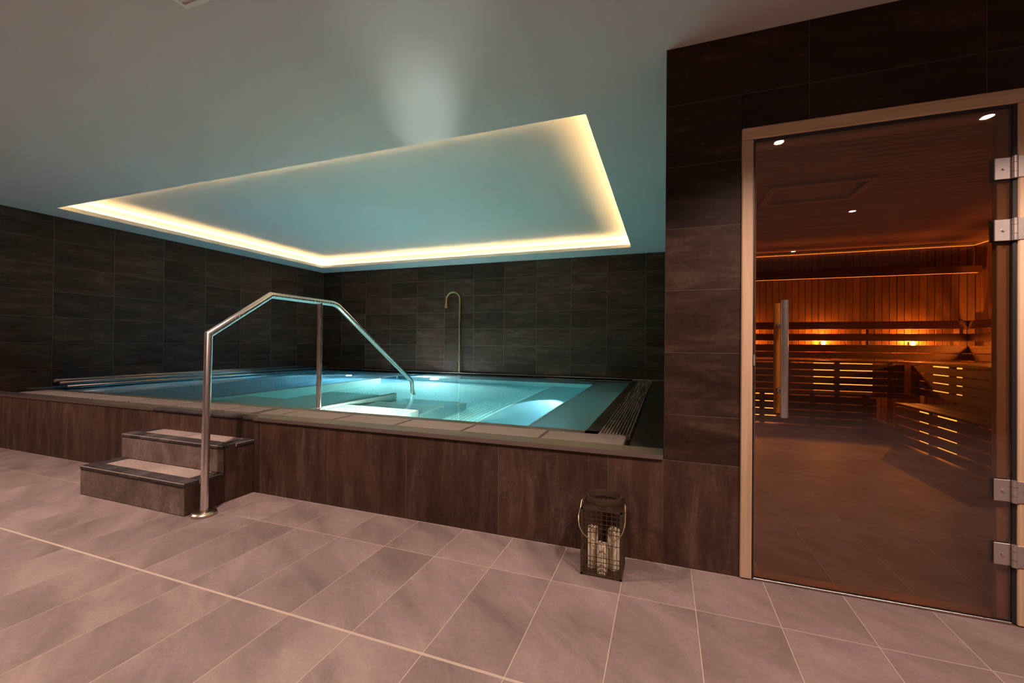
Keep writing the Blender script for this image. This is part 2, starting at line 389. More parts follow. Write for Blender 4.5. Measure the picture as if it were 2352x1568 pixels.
# downlight fixtures
ORD = {0: 'recessed round downlight over the floor nearest the black lantern', 1: 'recessed round downlight in front of the sauna door hinges, reflected top right in the glass',
       2: 'recessed round downlight mirrored mid-height in the upper door glass', 3: 'recessed round downlight farthest from the sauna, mirrored lowest in the door glass',
       4: 'recessed round downlight above the pool steps, just over the top edge of the photo', 5: 'recessed round downlight behind the viewer in line with the pool steps',
       6: 'recessed round downlight near the left wall in front of the pool', 7: 'recessed round downlight near the left wall behind the viewer', 8: 'recessed round downlight behind the viewer, in the middle of the room'}
for i, (x, y) in enumerate(DOWN):
    t = empty('ceiling_downlight', (x, y, HC), ORD[i], 'downlight', 'recessed ceiling downlights')
    bm = bmesh.new(); lathe(bm, [(.030, .002), (.030, -.004), (.042, -.004), (.045, 0), (.045, .004)], 28); obj('bezel', bm, m_white, t, smooth=True)
    bm = bmesh.new(); lathe(bm, [(0, -.001), (.030, -.001), (.030, .002), (0, .002)], 28); obj('lens', bm, m_disc, t)
# a square ceiling grille whose corner peeks in at the top edge
t = empty('ceiling_vent', (-1.86, 1.12, HC), 'square pale ceiling vent cut off by the top edge of the photo', 'vent')
bm = bmesh.new()
for (a, b_, c, d) in [(-.12, .12, -.12, -.10), (-.12, .12, .10, .12), (-.12, -.10, -.1, .1), (.10, .12, -.1, .1)]: box(bm, a, b_, c, d, -.008, 0)
obj('frame', bm, m_white, t)
for q in range(5): piece('louvre', -1.96, -1.76, 1.12-.08+q*.04-.008, 1.12-.08+q*.04+.008, HC-.007, HC-.004, m_white, t, 0)

# ================================================================ WALLS
ZJ = [.737+.303*i for i in range(7)]
def st(name, dims, mat):
    o = boxo(name, dims, mat); o['kind'] = 'structure'; return o
wl = st('wall_left', (XL-.12, XL-.0012, 2.2, YB+.1, 0, HC), m_dgrout)
tiles(wl, '-x', 2.2, YB, .0, HC, [2.24+.584*i for i in range(9)], [.45]+ZJ, XL-.008, .008, m_wallH)
wl2 = st('wall_left_room', (XL-.12, XL, -5.1, 2.2, 0, HC), m_wallpl)
wb = st('wall_back', (XL, 0, YB+.0012, YB+.12, 0, HC), m_dgrout)
tiles(wb, 'y', XL, 0, .45, HC, [-2.09+.6*i for i in range(-8, 4)], ZJ, YB, .008, m_wallH)
wr = st('wall_right_pool', (.0012, .12, D+.06, 7.8, 0, HC), m_dgrout)
tiles(wr, 'x', D+.066, YB, .45, HC, [D+.39+.6*i for i in range(9)], ZJ, .008, .008, m_wallH)
# sauna wall: base with door opening
OX0, OX1, OZ = .333, 1.345, 2.086
bm = bmesh.new(); box(bm, 0.0, OX0, D+.0012, D+.12, 0, HC); box(bm, OX0, OX1, D+.0012, D+.12, OZ, HC); box(bm, OX1, 4.3, D+.0012, D+.12, 0, HC)
ws = obj('wall_sauna', bm, m_dgrout); ws['kind'] = 'structure'
zj = [.512]+ZJ
tiles(ws, 'y', 0, 4.2, .512, HC, [.6, 1.2, 1.8, 2.4, 3.0, 3.6], zj[1:], D, .008, m_wallH, holes=[(OX0, OX1, -1, OZ)], gap=.0012)
# tall dark tile that carries on from the kerb, plus right of door
piece('tile', .0, OX0, D, D+.008, .002, .5105, m_kerbV, ws, .001)
for a in (OX1, 1.95, 2.55, 3.15, 3.75): piece('tile', a+.0015, min(a+.6, 4.2)-.0015, D, D+.008, .002, .5105, m_kerbV, ws, .001)
bm = bmesh.new(); box(bm, 4.2, 4.3, -5, D+.008, 0, HC); o = obj('wall_right', bm, m_wallpl); o['kind'] = 'structure'
o = st('wall_rear', (XL, 4.3, -5.1, -5, 0, HC), m_wallpl)

# ================================================================ POOL: kerb, basin, rims
pool = empty('swimming_pool', (-3.4, 4.6, 0), 'raised stainless steel hydrotherapy pool clad in dark rust-brown tiles', 'pool')
def P(name, dims, mat, bev=0, par=None):
    par = par or pool; x0, x1, y0, y1, z0, z1 = dims
    return piece(name, x0, x1, y0, y1, z0, z1, mat, par, bev)
WX0, WX1, WY0, WY1 = -6.68, -.47, 2.70, 6.87       # water outline
bm = bmesh.new(); o3 = (3.4, -4.6, 0)
def lb(bm, x0, x1, y0, y1, z0, z1): box(bm, x0+3.4, x1+3.4, y0-4.6, y1-4.6, z0, z1)
lb(bm, XL, 0, D+.0012, 2.60, 0, .44)
lb(bm, XL, 0, D+.0012, 2.335, .44, .512)
obj('kerb_core', bm, m_dgrout, pool)
KJ = [-.27-.607*i for i in range(11)]
kj = sorted([XL]+[k for k in KJ if k > XL+.1]+[0])
for a, b_ in zip(kj, kj[1:]): piece('kerb_tile', a+.0018, b_-(.0018 if b_ < -.01 else 0), D, D+.008, .002, .5105, m_kerbV, pool, .001)
# steel rims, channels, ledges
bm = bmesh.new(); lb(bm, -2.757, -.004, D-.012, D+.123, .513, .537); obj('kerb_rim', bm, m_rim, pool)
bm = bmesh.new(); lb(bm, XL, -3.86, D-.006, D+.123, .513, .535); lb(bm, -3.86, -2.757, D+.055, D+.123, .513, .535); obj('kerb_rim', bm, m_rim, pool)
bm = bmesh.new(); lb(bm, XL, -.10, 2.335, 2.585, .44, .455); lb(bm, -.385, -.175, 2.58, 6.9, .44, .455); obj('overflow_channel', bm, m_chan, pool)
bm = bmesh.new(); lb(bm, -.175, -.0005, D+.123, 6.9, .2, .531); lb(bm, -.47, -.385, 2.585, WY1, .1, .526); obj('side_ledge', bm, m_ledge, pool)
bm = bmesh.new(); lb(bm, WX0, -.385, 2.585, 2.70, .1, .526); obj('front_ledge', bm, m_rim, pool)
bm = bmesh.new(); lb(bm, XL+.001, 0, WY1, YB-.001, .1, .540); lb(bm, XL+.001, WX0, 2.585, WY1, .1, .530); obj('back_ledge', bm, m_rim, pool)
# basin: floor, walls, benches
bm = bmesh.new()
lb(bm, WX0, WX1, WY0, WY1, -.46, -.40)
obj('basin_floor', bm, m_dimple, pool)
bm = bmesh.new()
lb(bm, WX0-.05, WX0, WY0-.05, WY1+.05, -.45, .524); lb(bm, WX1, WX1+.03, WY0-.05, WY1+.05, -.45, .524)
lb(bm, WX0, WX1, WY0-.05, WY0, -.45, .524); lb(bm, WX0, WX1, WY1, WY1+.03, -.45, .535)
obj('basin_wall', bm, m_basin, pool)
P('bench_step', (-1.62, -1.0, WY0, 6.3, -.40, -.28), m_basin, .006)
P('bench_seat', (-1.0, WX1, WY0, WY1, -.40, .12), m_basin, .006)
P('bench_seat', (-4.2, -1.0, 6.3, WY1, -.40, .15), m_basin, .006)
P('bench_seat', (-4.25, -2.9, WY0, 3.35, -.40, .22), m_basin, .006)
P('bench_seat', (-3.9, -3.2, 3.35, 4.2, -.40, .05), m_basin, .02)
P('entry_step', (-2.80, -2.02, WY0, 3.2, -.40, .32), m_basin, .006)
P('entry_step', (-2.80, -2.02, 3.2, 3.65, -.40, .14), m_basin, .006)
P('entry_step', (-2.80, -2.02, 3.65, 4.15, -.40, -.06), m_basin, .006)
P('divider_wall', (-2.875, -2.815, WY0, 4.0, -.40, .44), m_basin, .006)
bm = bmesh.new(); tube(bm, [(-2.845+3.4, WY0-4.6, .46), (-2.845+3.4, 4.0-4.6, .46)], .024, 10); obj('divider_rail', bm, m_rim, pool, smooth=True)
P('divider_wall', (-4.30, -4.24, WY0, 5.6, -.40, .42), m_basin, .006)
bm = bmesh.new(); tube(bm, [(-4.27+3.4, WY0-4.6, .44), (-4.27+3.4, 5.6-4.6, .44)], .022, 10); obj('divider_rail', bm, m_rim, pool, smooth=True)
# entry step nosing lines (bright edges)
for (y, z) in ((3.2, .32), (3.65, .14), (4.15, -.06)): P('step_nosing', (-2.80, -2.02, y-.02, y+.004, z, z+.006), m_white, .001)
P('step_nosing', (-2.045, -2.02, WY0, 3.2, .32, .326), m_white, .001)
P('seat_nosing', (-1.004, -.985, WY0, 6.3, .12, .126), m_white, .001)
P('seat_nosing', (-1.624, -1.605, WY0, 6.3, -.28, -.274), m_white, .001)
P('seat_nosing', (-4.2, -1.0, 6.296, 6.315, .15, .156), m_white, .001)

# pool lamps
PL = [((-3.66, 6.292, .0), 'y-')]
for i, (p, d) in enumerate(PL):
    t = empty('underwater_lamp', p, ['bright round underwater lamp low on the back bench front, left of the brass spout'][i], 'pool light')
    bm = bmesh.new(); lathe(bm, [(.0, .0), (.075, .0), (.075, .012), (0, .012)], 24); o = obj('lens', bm, m_plamp, t); o.rotation_euler = (R(90), 0, 0)
    bm = bmesh.new(); lathe(bm, [(.077, .0), (.077, .016), (.092, .012), (.095, 0)], 24); o = obj('bezel', bm, m_rim, t, smooth=True); o.rotation_euler = (R(90), 0, 0)

# tube lounger along the left wall
lg = empty('tube_lounger', (-5.5, 4.8, .3), 'submerged lounger of parallel stainless tubes along the dark left wall of the pool', 'lounger')
def lgp(x):
    pts = [(-6.62, .628), (-6.5, .605), (-6.35, .570), (-6.2, .525), (-6.05, .49), (-5.9, .45), (-5.75, .42), (-5.5, .40), (-4.3, .385)]
    for (a, b_), (c, d) in zip(pts, pts[1:]):
        if a <= x <= c: return b_+(d-b_)*(x-a)/(c-a)
    return .385
xs = [-6.62, -6.50, -6.35, -6.2]+[-6.08+.058*i for i in range(31)]
TM = {}
for i, x in enumerate(xs):
    if x > -4.33: break
    rr = .022 if i < 4 else .0165
    if rr not in TM:
        bm = bmesh.new(); tube(bm, [(0, -2.03, 0), (0, 2.03, 0)], rr, 10)
        me = bpy.data.meshes.new('tube'); bmesh.ops.recalc_face_normals(bm, faces=bm.faces); bm.to_mesh(me); bm.free()
        for q in me.polygons: q.use_smooth = True
        me.materials.append(m_basin if i >= 4 else m_rim); TM[rr] = me
    o = link('tube', TM[rr], None, lg, (x+5.5, 4.80-4.8, lgp(x)-rr-.3))
for y in (3.1, 4.2, 5.3, 6.4):
    bm = bmesh.new(); tube(bm, [(x+5.5, y-4.8, lgp(x)-.055-.3) for x in (-6.62, -6.5, -6.35, -6.2, -6.05, -5.9, -5.75, -5.5, -4.3)], .012, 8); obj('support', bm, m_basin, lg, smooth=True)
for x in (-6.3, -5.3, -4.5):
    for y in (3.1, 6.4):
        bm = bmesh.new(); tube(bm, [(x+5.5, y-4.8, lgp(x)-.06-.3), (x+5.5, y-4.8, -.70)], .014, 8); obj('leg', bm, m_basin, lg, smooth=True)

# water body
bm = bmesh.new(); a = .02
box(bm, WX0-a-.0, WX1+a, WY0-a, WY1+a, -.43, ZW)
wt = obj('pool_water', bm, m_water); tag(wt, 'clear teal pool water filling the steel basin up to the overflow edge', 'water', None, 'stuff')

# overflow grates
def grate(x0, x1, y0, y1, along, label, cross=3):
    cx, cy_ = (x0+x1)/2, (y0+y1)/2
    t = empty('overflow_grate', (cx, cy_, .52), label, 'grate', 'overflow grate panels')
    z0, z1 = .520, .536
    if along == 'x':
        n = 9; wd = (y1-y0)/n
        for i in range(n): piece('bar', x0+.006, x1-.006, y0+i*wd+.004, y0+(i+1)*wd-.004, z0, z1, m_grate, t, .0015)
        for x in (x0+.014, x0+.15, (x0+x1)/2, x1-.15, x1-.014): piece('cross_bar', x-.006, x+.006, y0+.003, y1-.003, z0-.008, z1-.002, m_grate, t, .001)
    else:
        n = 10; wd = (x1-x0)/n
        for i in range(n): piece('bar', x0+i*wd+.0055, x0+(i+1)*wd-.0055, y0+.006, y1-.006, z0, z1, m_grate, t, .0015)
        for q in range(cross+2):
            y = y0+.010+(y1-y0-.02)*q/(cross+1); piece('cross_bar', x0+.002, x1-.002, y-.005, y+.005, z0-.008, z1+.001, m_grate, t, .001)
gxs = [-.20, -.68, -1.18, -1.67, -2.18, -2.685, -3.265, -3.85, -4.45, -5.05, -5.65, -6.25]
ords = ['first', 'second', 'third', 'fourth', 'fifth', 'sixth', 'seventh', 'eighth', 'ninth', 'tenth', 'eleventh']
for i in range(11):
    grate(gxs[i+1]+.004, gxs[i]-.004, 2.345, 2.575, 'x', ['corner grate panel at the right end of the front overflow channel'][0] if i == 0 else f'{ords[i]} overflow grate panel from the right along the front edge of the pool')
gys = [2.585, 4.48, 6.42]
grate(-.38, -.185, 2.585, 4.478, 'y', 'near half of the long ribbed overflow grate along the right edge of the pool')
grate(-.38, -.185, 4.484, 6.42, 'y', 'far half of the long ribbed overflow grate along the right edge of the pool')

# ================================================================ STEPS
SX0, SX1 = -3.83, -2.757
st_ = empty('pool_steps', ((SX0+SX1)/2, 1.98, 0), 'two worn grey tiled steps with black ribbed nosings leading up to the pool', 'steps')
def S(name, x0, x1, y0, y1, z0, z1, m, bev=.002): return piece(name, x0, x1, y0, y1, z0, z1, m, st_, bev)
T1, T2, Y1_, Y2_ = .200, .378, 1.748, 1.985
bm = bmesh.new(); cx_, cy_ = (SX0+SX1)/2, 1.98
box(bm, SX0+.012-cx_, SX1-.012-cx_, Y1_+.012-cy_, D-cy_, 0.001, T1-.02); box(bm, SX0+.012-cx_, SX1-.012-cx_, Y2_+.012-cy_, D-cy_, T1-.02, T2-.02)
obj('core', bm, m_dgrout, st_)
S('riser_tile', SX0, SX1-.004, Y1_, Y1_+.012, .002, T1-.023, m_riser)
S('riser_tile', SX0, SX1-.10, Y2_, Y2_+.012, T1, T2-.023, m_riser)
S('riser_tile', SX1-.098, SX1-.004, Y2_, Y2_+.012, T1, T2-.023, m_riser)
for s, (xa, xb) in enumerate(((SX1-.012, SX1), (SX0, SX0+.012))):
    S('side_tile', xa, xb, Y1_+.004, Y2_-.004+.02, .002, T1-.023, m_kerbV)
    S('side_tile', xa, xb, Y2_+.018, D-.003, .002, T2-.023, m_kerbV)
for (yf, yb, z) in ((Y1_, Y2_, T1), (Y2_, D, T2)):
    S('grout_bed', SX0+.004, SX1-.004, yf-.0015, yf+.09, z-.021, z-.0015, m_grout, 0)
    S('grout_bed', SX1-.09, SX1+.0015, yf+.09, yb-.001, z-.021, z-.0015, m_grout, 0)
    S('grout_bed', SX0-.0015, SX0+.09, yf+.09, yb-.001, z-.021, z-.0015, m_grout, 0)
nos = {}
def nosing(x0, x1, y0, y1, z, front, name='nosing_tile'):
    """ribbed bullnose tile; front = outward direction (dx,dy)"""
    wx, wy = x1-x0, y1-y0; key = (round(wx, 3), round(wy, 3), front)
    if key not in nos:
        bm = bmesh.new(); dx, dy = front; L = wy if dy else wx; Wd = wx if dy else wy
        # profile along depth (0 = outer), extruded across Wd
        prof = [(.000, -.020), (.000, -.008), (.003, -.003), (.008, 0)]
        nr = 5; q = .03
        while q < L-.012:
            prof += [(q, 0), (q+.003, .0018), (q+.007, .0018), (q+.010, 0)]; q += .016
        prof += [(L, 0), (L, -.020)]
        ra, rb = [], []
        for (d, z_) in prof:
            for arr, s in ((ra, -.5), (rb, .5)):
                if dy: p = (s*Wd, -dy*(L/2-d)*-1 if False else dy*(L/2-d), z_)
                else: p = (dx*(L/2-d), s*Wd, z_)
                arr.append(bm.verts.new(p))
        n = len(prof)
        for i in range(n-1): bm.faces.new((ra[i], ra[i+1], rb[i+1], rb[i]))
        bm.faces.new((ra[n-1], ra[0], rb[0], rb[n-1])); bm.faces.new(ra); bm.faces.new(rb[::-1])
        bmesh.ops.recalc_face_normals(bm, faces=bm.faces)
        me = bpy.data.meshes.new(name); bm.to_mesh(me); bm.free(); me.materials.append(m_noseb); nos[key] = me
    return link(name, nos[key], None, st_, ((x0+x1)/2-cx_, (y0+y1)/2-cy_, z))
for (yf, yb, z) in ((Y1_, Y2_, T1), (Y2_, D, T2)):
    n = 10; ww = (SX1-SX0)/n
    for i in range(n): nosing(SX0+i*ww+.0012, SX0+(i+1)*ww-.0012, yf-.004, yf+.090, z, (0, -1))
    for xa, xb, f in ((SX1-.096, SX1+.004, (1, 0)), (SX0-.004, SX0+.096, (-1, 0))):
        ys = [yf+.092, (yf+.092+yb)/2, yb-.001]
        for a, b_ in zip(ys, ys[1:]): nosing(xa, xb, a+.001, b_-.001, z, f)
    xm = SX0+.098+(SX1-SX0-.196)*.52
    S('tread_tile', SX0+.098, xm-.001, yf+.092, yb-.001, z-.02, z-.001, m_tread, .001)
    S('tread_tile', xm+.001, SX1-.098, yf+.092, yb-.001, z-.02, z-.001, m_tread, .001)
for i in range(11): nosing(-3.86+i*.1+.001, -3.86+(i+1)*.1-.001, D-.010, D+.054, .537, (0, -1))

# ================================================================ HANDRAIL
hr = empty('handrail', (-2.68, 1.815, 0), 'brushed stainless steel handrail bending from the floor by the steps into the pool', 'handrail')
def arc(p0, p1, p2, r, n=6):
    """rounded corner at p1"""
    p0, p1, p2 = Vector(p0), Vector(p1), Vector(p2); a = (p0-p1).normalized(); b_ = (p2-p1).normalized()
    return [tuple((p1+a*r)*(1-t)**2+p1*2*t*(1-t)+(p1+b_*r)*t*t) for t in [i/n for i in range(n+1)]]
Yh = 1.815
A, B_, C_, D_, E_, F_ = (0, 0, .01), (0, .015, 1.117), (0, 2.268-Yh, 1.411), (0, 2.912-Yh, 1.408), (0, 4.09-Yh, .645), (0, 4.135-Yh, .30)
bm = bmesh.new(); pts = [A, B_, C_]+arc(C_, D_, E_, .06)+arc(D_, E_, F_, .05)+[F_]
tube(bm, pts, .0225, 20); obj('rail', bm, m_steel, hr, smooth=True)
bm = bmesh.new(); tube(bm, [(0, 2.73-Yh, .50), (0, 2.73-Yh, 1.40)], .0205, 20); obj('post', bm, m_steel, hr, smooth=True)
bm = bmesh.new(); lathe(bm, [(0, .0), (.066, 0), (.070, .006), (.070, .014), (.062, .022), (.048, .026), (.024, .027), (.0235, .034), (0, .034)], 40); obj('floor_flange', bm, m_flange, hr, smooth=True)
bm = bmesh.new(); lathe(bm, [(0, .526), (.030, .526), (.030, .532), (.021, .536), (0, .536)], 24, (0, 2.73-Yh, 0)); obj('post_collar', bm, m_steel, hr, smooth=True)

# ================================================================ WATER SPOUT
sp = empty('water_spout', (-3.535, 6.93, .54), 'tall aged brass swan-neck water spout standing by the back pool wall', 'spout')
pts = [(0, 0, 0), (0, 0, .5), (0, 0, 1.0), (0, 0, 1.32)]+[(-.138+.138*math.cos(a), 0, 1.34+.138*math.sin(a)) for a in [PI*i/14 for i in range(15)]]+[(-.277, 0, 1.27)]
bm = bmesh.new(); tube(bm, pts, .0185, 16); obj('pipe', bm, m_brass, sp, smooth=True)
bm = bmesh.new(); tube(bm, [(-.277, 0, 1.28), (-.278, 0, 1.22), (-.280, 0, 1.19)], [.021, .026, .030], 16); obj('nozzle', bm, m_brass, sp, smooth=True)
bm = bmesh.new(); lathe(bm, [(0, 0), (.04, 0), (.04, .008), (.02, .014), (0, .014)], 24); obj('base_flange', bm, m_brass, sp, smooth=True)

# ================================================================ LANTERN with candles
LX, LY = -.271, 2.072; la = empty('candle_lantern', (LX, LY, 0), 'black wire-mesh metal lantern with round top ring on the floor against the kerb', 'lantern')
hw, hd, LH = .0945, .0955, .312
bm = bmesh.new(); bw = .009
for sx in (-1, 1):
    for sy in (-1, 1): box(bm, sx*hw-bw/2*(1+sx), sx*hw+bw/2*(1-sx), sy*hd-bw/2*(1+sy), sy*hd+bw/2*(1-sy), 0, LH)
for sy in (-1, 1):
    for z in (0, LH-bw): box(bm, -hw, hw, sy*hd-bw/2*(1+sy), sy*hd+bw/2*(1-sy), z, z+bw)
for sx in (-1, 1):
    for z in (0, LH-bw): box(bm, sx*hw-bw/2*(1+sx), sx*hw+bw/2*(1-sx), -hd, hd, z, z+bw)
obj('frame', bm, m_iron, la)
zr = [.287, .266, .244, .223, .202, .152, .09, .069, .048, .028]
for side in range(4):
    bm = bmesh.new(); g = .0012
    for i in range(1, 8):
        t_ = -hw+i*2*hw/8
        if side < 2: y = (-1, 1)[side]*(hd-.004); box(bm, t_-g, t_+g, y-g, y+g, .005, LH-.005)
        else: x = (-1, 1)[side-2]*(hw-.004); box(bm, x-g, x+g, t_-g, t_+g, .005, LH-.005)
    for z in zr:
        if side < 2: y = (-1, 1)[side]*(hd-.002); box(bm, -hw, hw, y-g, y+g, z-g, z+g)
        else: x = (-1, 1)[side-2]*(hw-.002); box(bm, x-g, x+g, -hd, hd, z-g, z+g)
    obj('wire_mesh', bm, m_iron, la)
bm = bmesh.new(); box(bm, -hw+.003, hw-.003, -hd+.003, hd-.003, .001, .004); obj('base_plate', bm, m_iron, la)
# top plate with round hole
bm = bmesh.new(); n = 32; ri = .074
outer, inner = [], []
for j in range(n):
    a = 2*PI*j/n+PI/4; c, s = math.cos(a), math.sin(a); m_ = max(abs(c), abs(s)); outer.append(bm.verts.new((c/m_*hw, s/m_*hd, LH))); inner.append(bm.verts.new((c*ri, s*ri, LH+.010)))
for j in range(n): bm.faces.new((outer[j], outer[(j+1) % n], inner[(j+1) % n], inner[j]))
bmesh.ops.solidify(bm, geom=bm.faces[:], thickness=.0015); obj('top_plate', bm, m_iron, la)
bm = bmesh.new(); lathe(bm, [(.074, LH+.006), (.080, LH+.008), (.083, LH+.034), (.081, LH+.040), (.077, LH+.040), (.075, LH+.034), (.072, LH+.008), (.074, LH+.006)], 40); obj('top_ring', bm, m_iron, la, smooth=True)
for sx in (-1, 1):
    bm = bmesh.new(); tube(bm, [(sx*(hw-.001), 0, LH-.012), (sx*(hw+.006), 0, LH-.006)], .0045, 10); obj('pivot', bm, m_bail, la, smooth=True)
bm = bmesh.new(); pts = [(-hw-.003, -.02, LH+.012), (-hw-.008, -.03, LH+.008), (-hw-.010, -.05, LH-.02)]
for i in range(17):
    a = PI*i/16; pts.append((-(hw+.012)*math.cos(a), -.085-.028*min(1,2.2*math.sin(a)), LH-.045-.10*math.sin(a)))
pts += [(hw+.010, -.05, LH-.02), (hw+.008, -.03, LH+.008), (hw+.003, -.02, LH+.012)]
tube(bm, pts, .0026, 8); obj('bail_handle', bm, m_bail, la, smooth=True)
for i, (x, y, r_, h, lb_) in enumerate([(-.050, -.010, .0245, .190, 'tallest cream pillar candle, at the left inside the black lantern'),
                                       (.000, -.052, .0240, .138, 'shortest cream pillar candle, in front inside the black lantern'),
                                       (.046, .005, .0280, .188, 'thick cream pillar candle, at the right inside the black lantern')]):
    t = empty('pillar_candle', (LX+x, LY+y, .004), lb_, 'candle', 'candles in the lantern')
    bm = bmesh.new(); lathe(bm, [(0, 0), (r_, 0), (r_, h*.5), (r_*1.02, h-.012), (r_*.97, h-.003), (r_*.80, h), (r_*.55, h-.004), (0, h-.006)], 28)
    for v in bm.verts:
        if v.co.z > h*.8:
            a = math.atan2(v.co.y, v.co.x); v.co.z += .0035*math.sin(3*a+i)+.002*math.sin(7*a)
    obj('wax', bm, m_wax, t, smooth=True)
    bm = bmesh.new(); tube(bm, [(0, 0, h-.008), (.001, 0, h), (.003, 0, h+.007)], .0011, 6); obj('wick', bm, m_wick, t)

# ================================================================ SAUNA DOOR
dr = empty('door_1', (.84, D, 0)); dr['kind'] = 'structure'
def Q(name, x0, x1, y0, y1, z0, z1, m, bev=.002, par=None): return piece(name, x0, x1, y0, y1, z0, z1, m, par or dr, bev)
YF = D-.012
Q('frame_post', OX0, .381, YF, D+.062, .004, OZ-.056, m_pine, .004)
Q('frame_post', 1.287, OX1, YF, D+.062, .004, OZ-.056, m_pine, .004)
Q('frame_head', OX0, OX1, YF, D+.062, OZ-.055, OZ, m_pineh, .004)
GX0, GX1, GZ0, GZ1 = .390, 1.272, .016, 2.018
# inner stop (rebate) behind the pane
Q('door_stop', .381, .398, D+.014, D+.062, .004, OZ-.056, m_pine, .002)
Q('door_stop', 1.238, 1.287, D+.014, D+.045, .004, OZ-.056, m_pine, .002)
Q('door_stop', .398, 1.258, D+.014, D+.062, OZ-.080, OZ-.056, m_pineh, .002)
Q('seal', .381, .389, D-.004, D+.013, .004, OZ-.056, m_black, .001)
Q('seal', 1.2735, 1.287, D-.004, D+.013, .004, OZ-.056, m_black, .001)
Q('seal', .389, 1.2735, D-.004, D+.013, 2.0195, OZ-.056, m_black, .001)
Q('glass_pane', GX0, GX1, D, D+.008, GZ0, GZ1, m_glass, 0)
Q('threshold', .381, 1.287, D-.004, D+.08, .0005, .010, m_rim, .001)
Q('bottom_seal', GX0, GX1, D+.001, D+.006, .010, .0155, m_black, 0)
Q('strike', .383, .391, D-.014, D, .985, 1.035, m_hinge, .002)
# inner lining boards around the opening
Q('inner_head', .348, 1.33, D+.09, D+.12, 2.02, 2.085, m_pineh, .002)
# handle pair
hd_ = empty('door_handle', (.495-.84, -.0, 1.02), parent=dr)
bm = bmesh.new(); tube(bm, [(0, -.062, -.258), (0, -.062, .258)], .0150, 20); obj('steel_bar', bm, m_steel, hd_, smooth=True)
bm = bmesh.new(); tube(bm, [(0, .062, -.255), (0, .062, .255)], .0150, 20); obj('wooden_bar', bm, m_handlew, hd_, smooth=True)
for z in (.150, -.145):
    bm = bmesh.new(); tube(bm, [(0, -.062, z), (0, .062, z)], .008, 12); tube(bm, [(0, -.004, z), (0, -.0005, z)], .014, 14); tube(bm, [(0, .0085, z), (0, .014, z)], .014, 14); obj('standoff', bm, m_hinge, hd_, smooth=True)
for zc in (1.780, 1.538, .520, .272):
    h = empty('hinge', (1.272-.84, 0, zc), parent=dr)
    def hp(name, x0, x1, y0, y1, z0, z1, m, bev=.0012):
        bm = bmesh.new(); box(bm, x0, x1, y0, y1, z0, z1, bev); return obj(name, bm, m, h)
    hp('glass_plate', -.052, -.003, -.006, -.0005, -.042, .042, m_hinge)
    hp('back_plate', -.058, -.003, .0085, .016, -.044, .044, m_black)
    hp('frame_leaf', .010, .062, YF-D-.004, YF-D, -.042, .042, m_hinge)
    for k, (za, zb) in enumerate(((-.043, -.018), (-.0165, .0165), (.018, .043))):
        bm = bmesh.new(); tube(bm, [(.004, -.012, za), (.004, -.012, zb)], .0085, 14); obj('knuckle', bm, m_hinge, h, smooth=True)
    bm = bmesh.new(); tube(bm, [(-.026, -.0105, 0), (-.026, -.006, 0)], .0055, 14); obj('screw', bm, m_hinge, h, smooth=True)
    for z in (-.027, 0, .027):
        bm = bmesh.new(); tube(bm, [(.032, YF-D-.0058, z), (.032, YF-D-.004, z)], .0052, 14); tube(bm, [(.032, YF-D-.0060, z), (.032, YF-D-.0057, z)], .0026, 6); obj('screw', bm, m_steel, h)

# ================================================================ SAUNA ROOM
SXL, SXR, SYB, SZC = .12, 4.08, 7.74, 2.53
pk = .088
swb = boxo('wall_sauna_back', (SXL, SXR+.1, SYB+.012, SYB+.06, 0, HC), m_black); swb['kind'] = 'structure'
x = SXL
while x < SXR: piece('plank', x+.003, min(x+pk, SXR)-.003, SYB, SYB+.012, 0, SZC, m_planks, swb, .003); x += pk
swr = boxo('wall_sauna_right', (SXR+.012, SXR+.06, D+.12, SYB+.06, 0, HC), m_black); swr['kind'] = 'structure'
y = SYB
while y > 2.4: piece('plank', SXR, SXR+.012, max(y-pk, D+.12)+.003, y-.003, 0, SZC, m_planks, swr, .003); y -= pk
swl = boxo('wall_sauna_left', (.1205, .13, D+.12, SYB, 0, SZC), m_planks); swl['kind'] = 'structure'
swf = boxo('wall_sauna_front', (1.36, SXR, D+.121, D+.14, 0, SZC), m_planks); swf['kind'] = 'structure'
scl = boxo('ceiling_sauna', (.12, SXR+.05, D+.12, SYB+.05, SZC+.003, HC-.0005), m_black); scl['kind'] = 'structure'
HX0, HX1, HY0, HY1 = .89, 1.70, 4.36, 4.93
y = D+.12
while y < SYB:
    y2 = min(y+pk, SYB)
    segs = [(SXL, SXR)] if (y2 < HY0+.03 or y > HY1-.03) else [(SXL, HX0+.04), (HX1-.04, SXR)]
    for a, b_ in segs: piece('board', a, b_, y+.0015, y2-.0015, SZC-.012, SZC, m_board, scl, .003)
    y += pk
hc = empty('ceiling_hatch', ((HX0+HX1)/2, (HY0+HY1)/2, SZC-.012), 'rectangular wood-framed hatch recessed in the dim sauna ceiling', 'hatch')
for (a, b_, c, d) in [(HX0, HX1, HY0, HY0+.06), (HX0, HX1, HY1-.06, HY1), (HX0, HX0+.06, HY0+.06, HY1-.06), (HX1-.06, HX1, HY0+.06, HY1-.06)]:
    piece('frame_batten', a, b_, c, d, SZC-.034, SZC-.0125, m_pineh, hc, .003)
piece('hatch_panel', HX0+.07, HX1-.07, HY0+.07, HY1-.07, SZC-.010, SZC-.002, m_board, hc, .002)

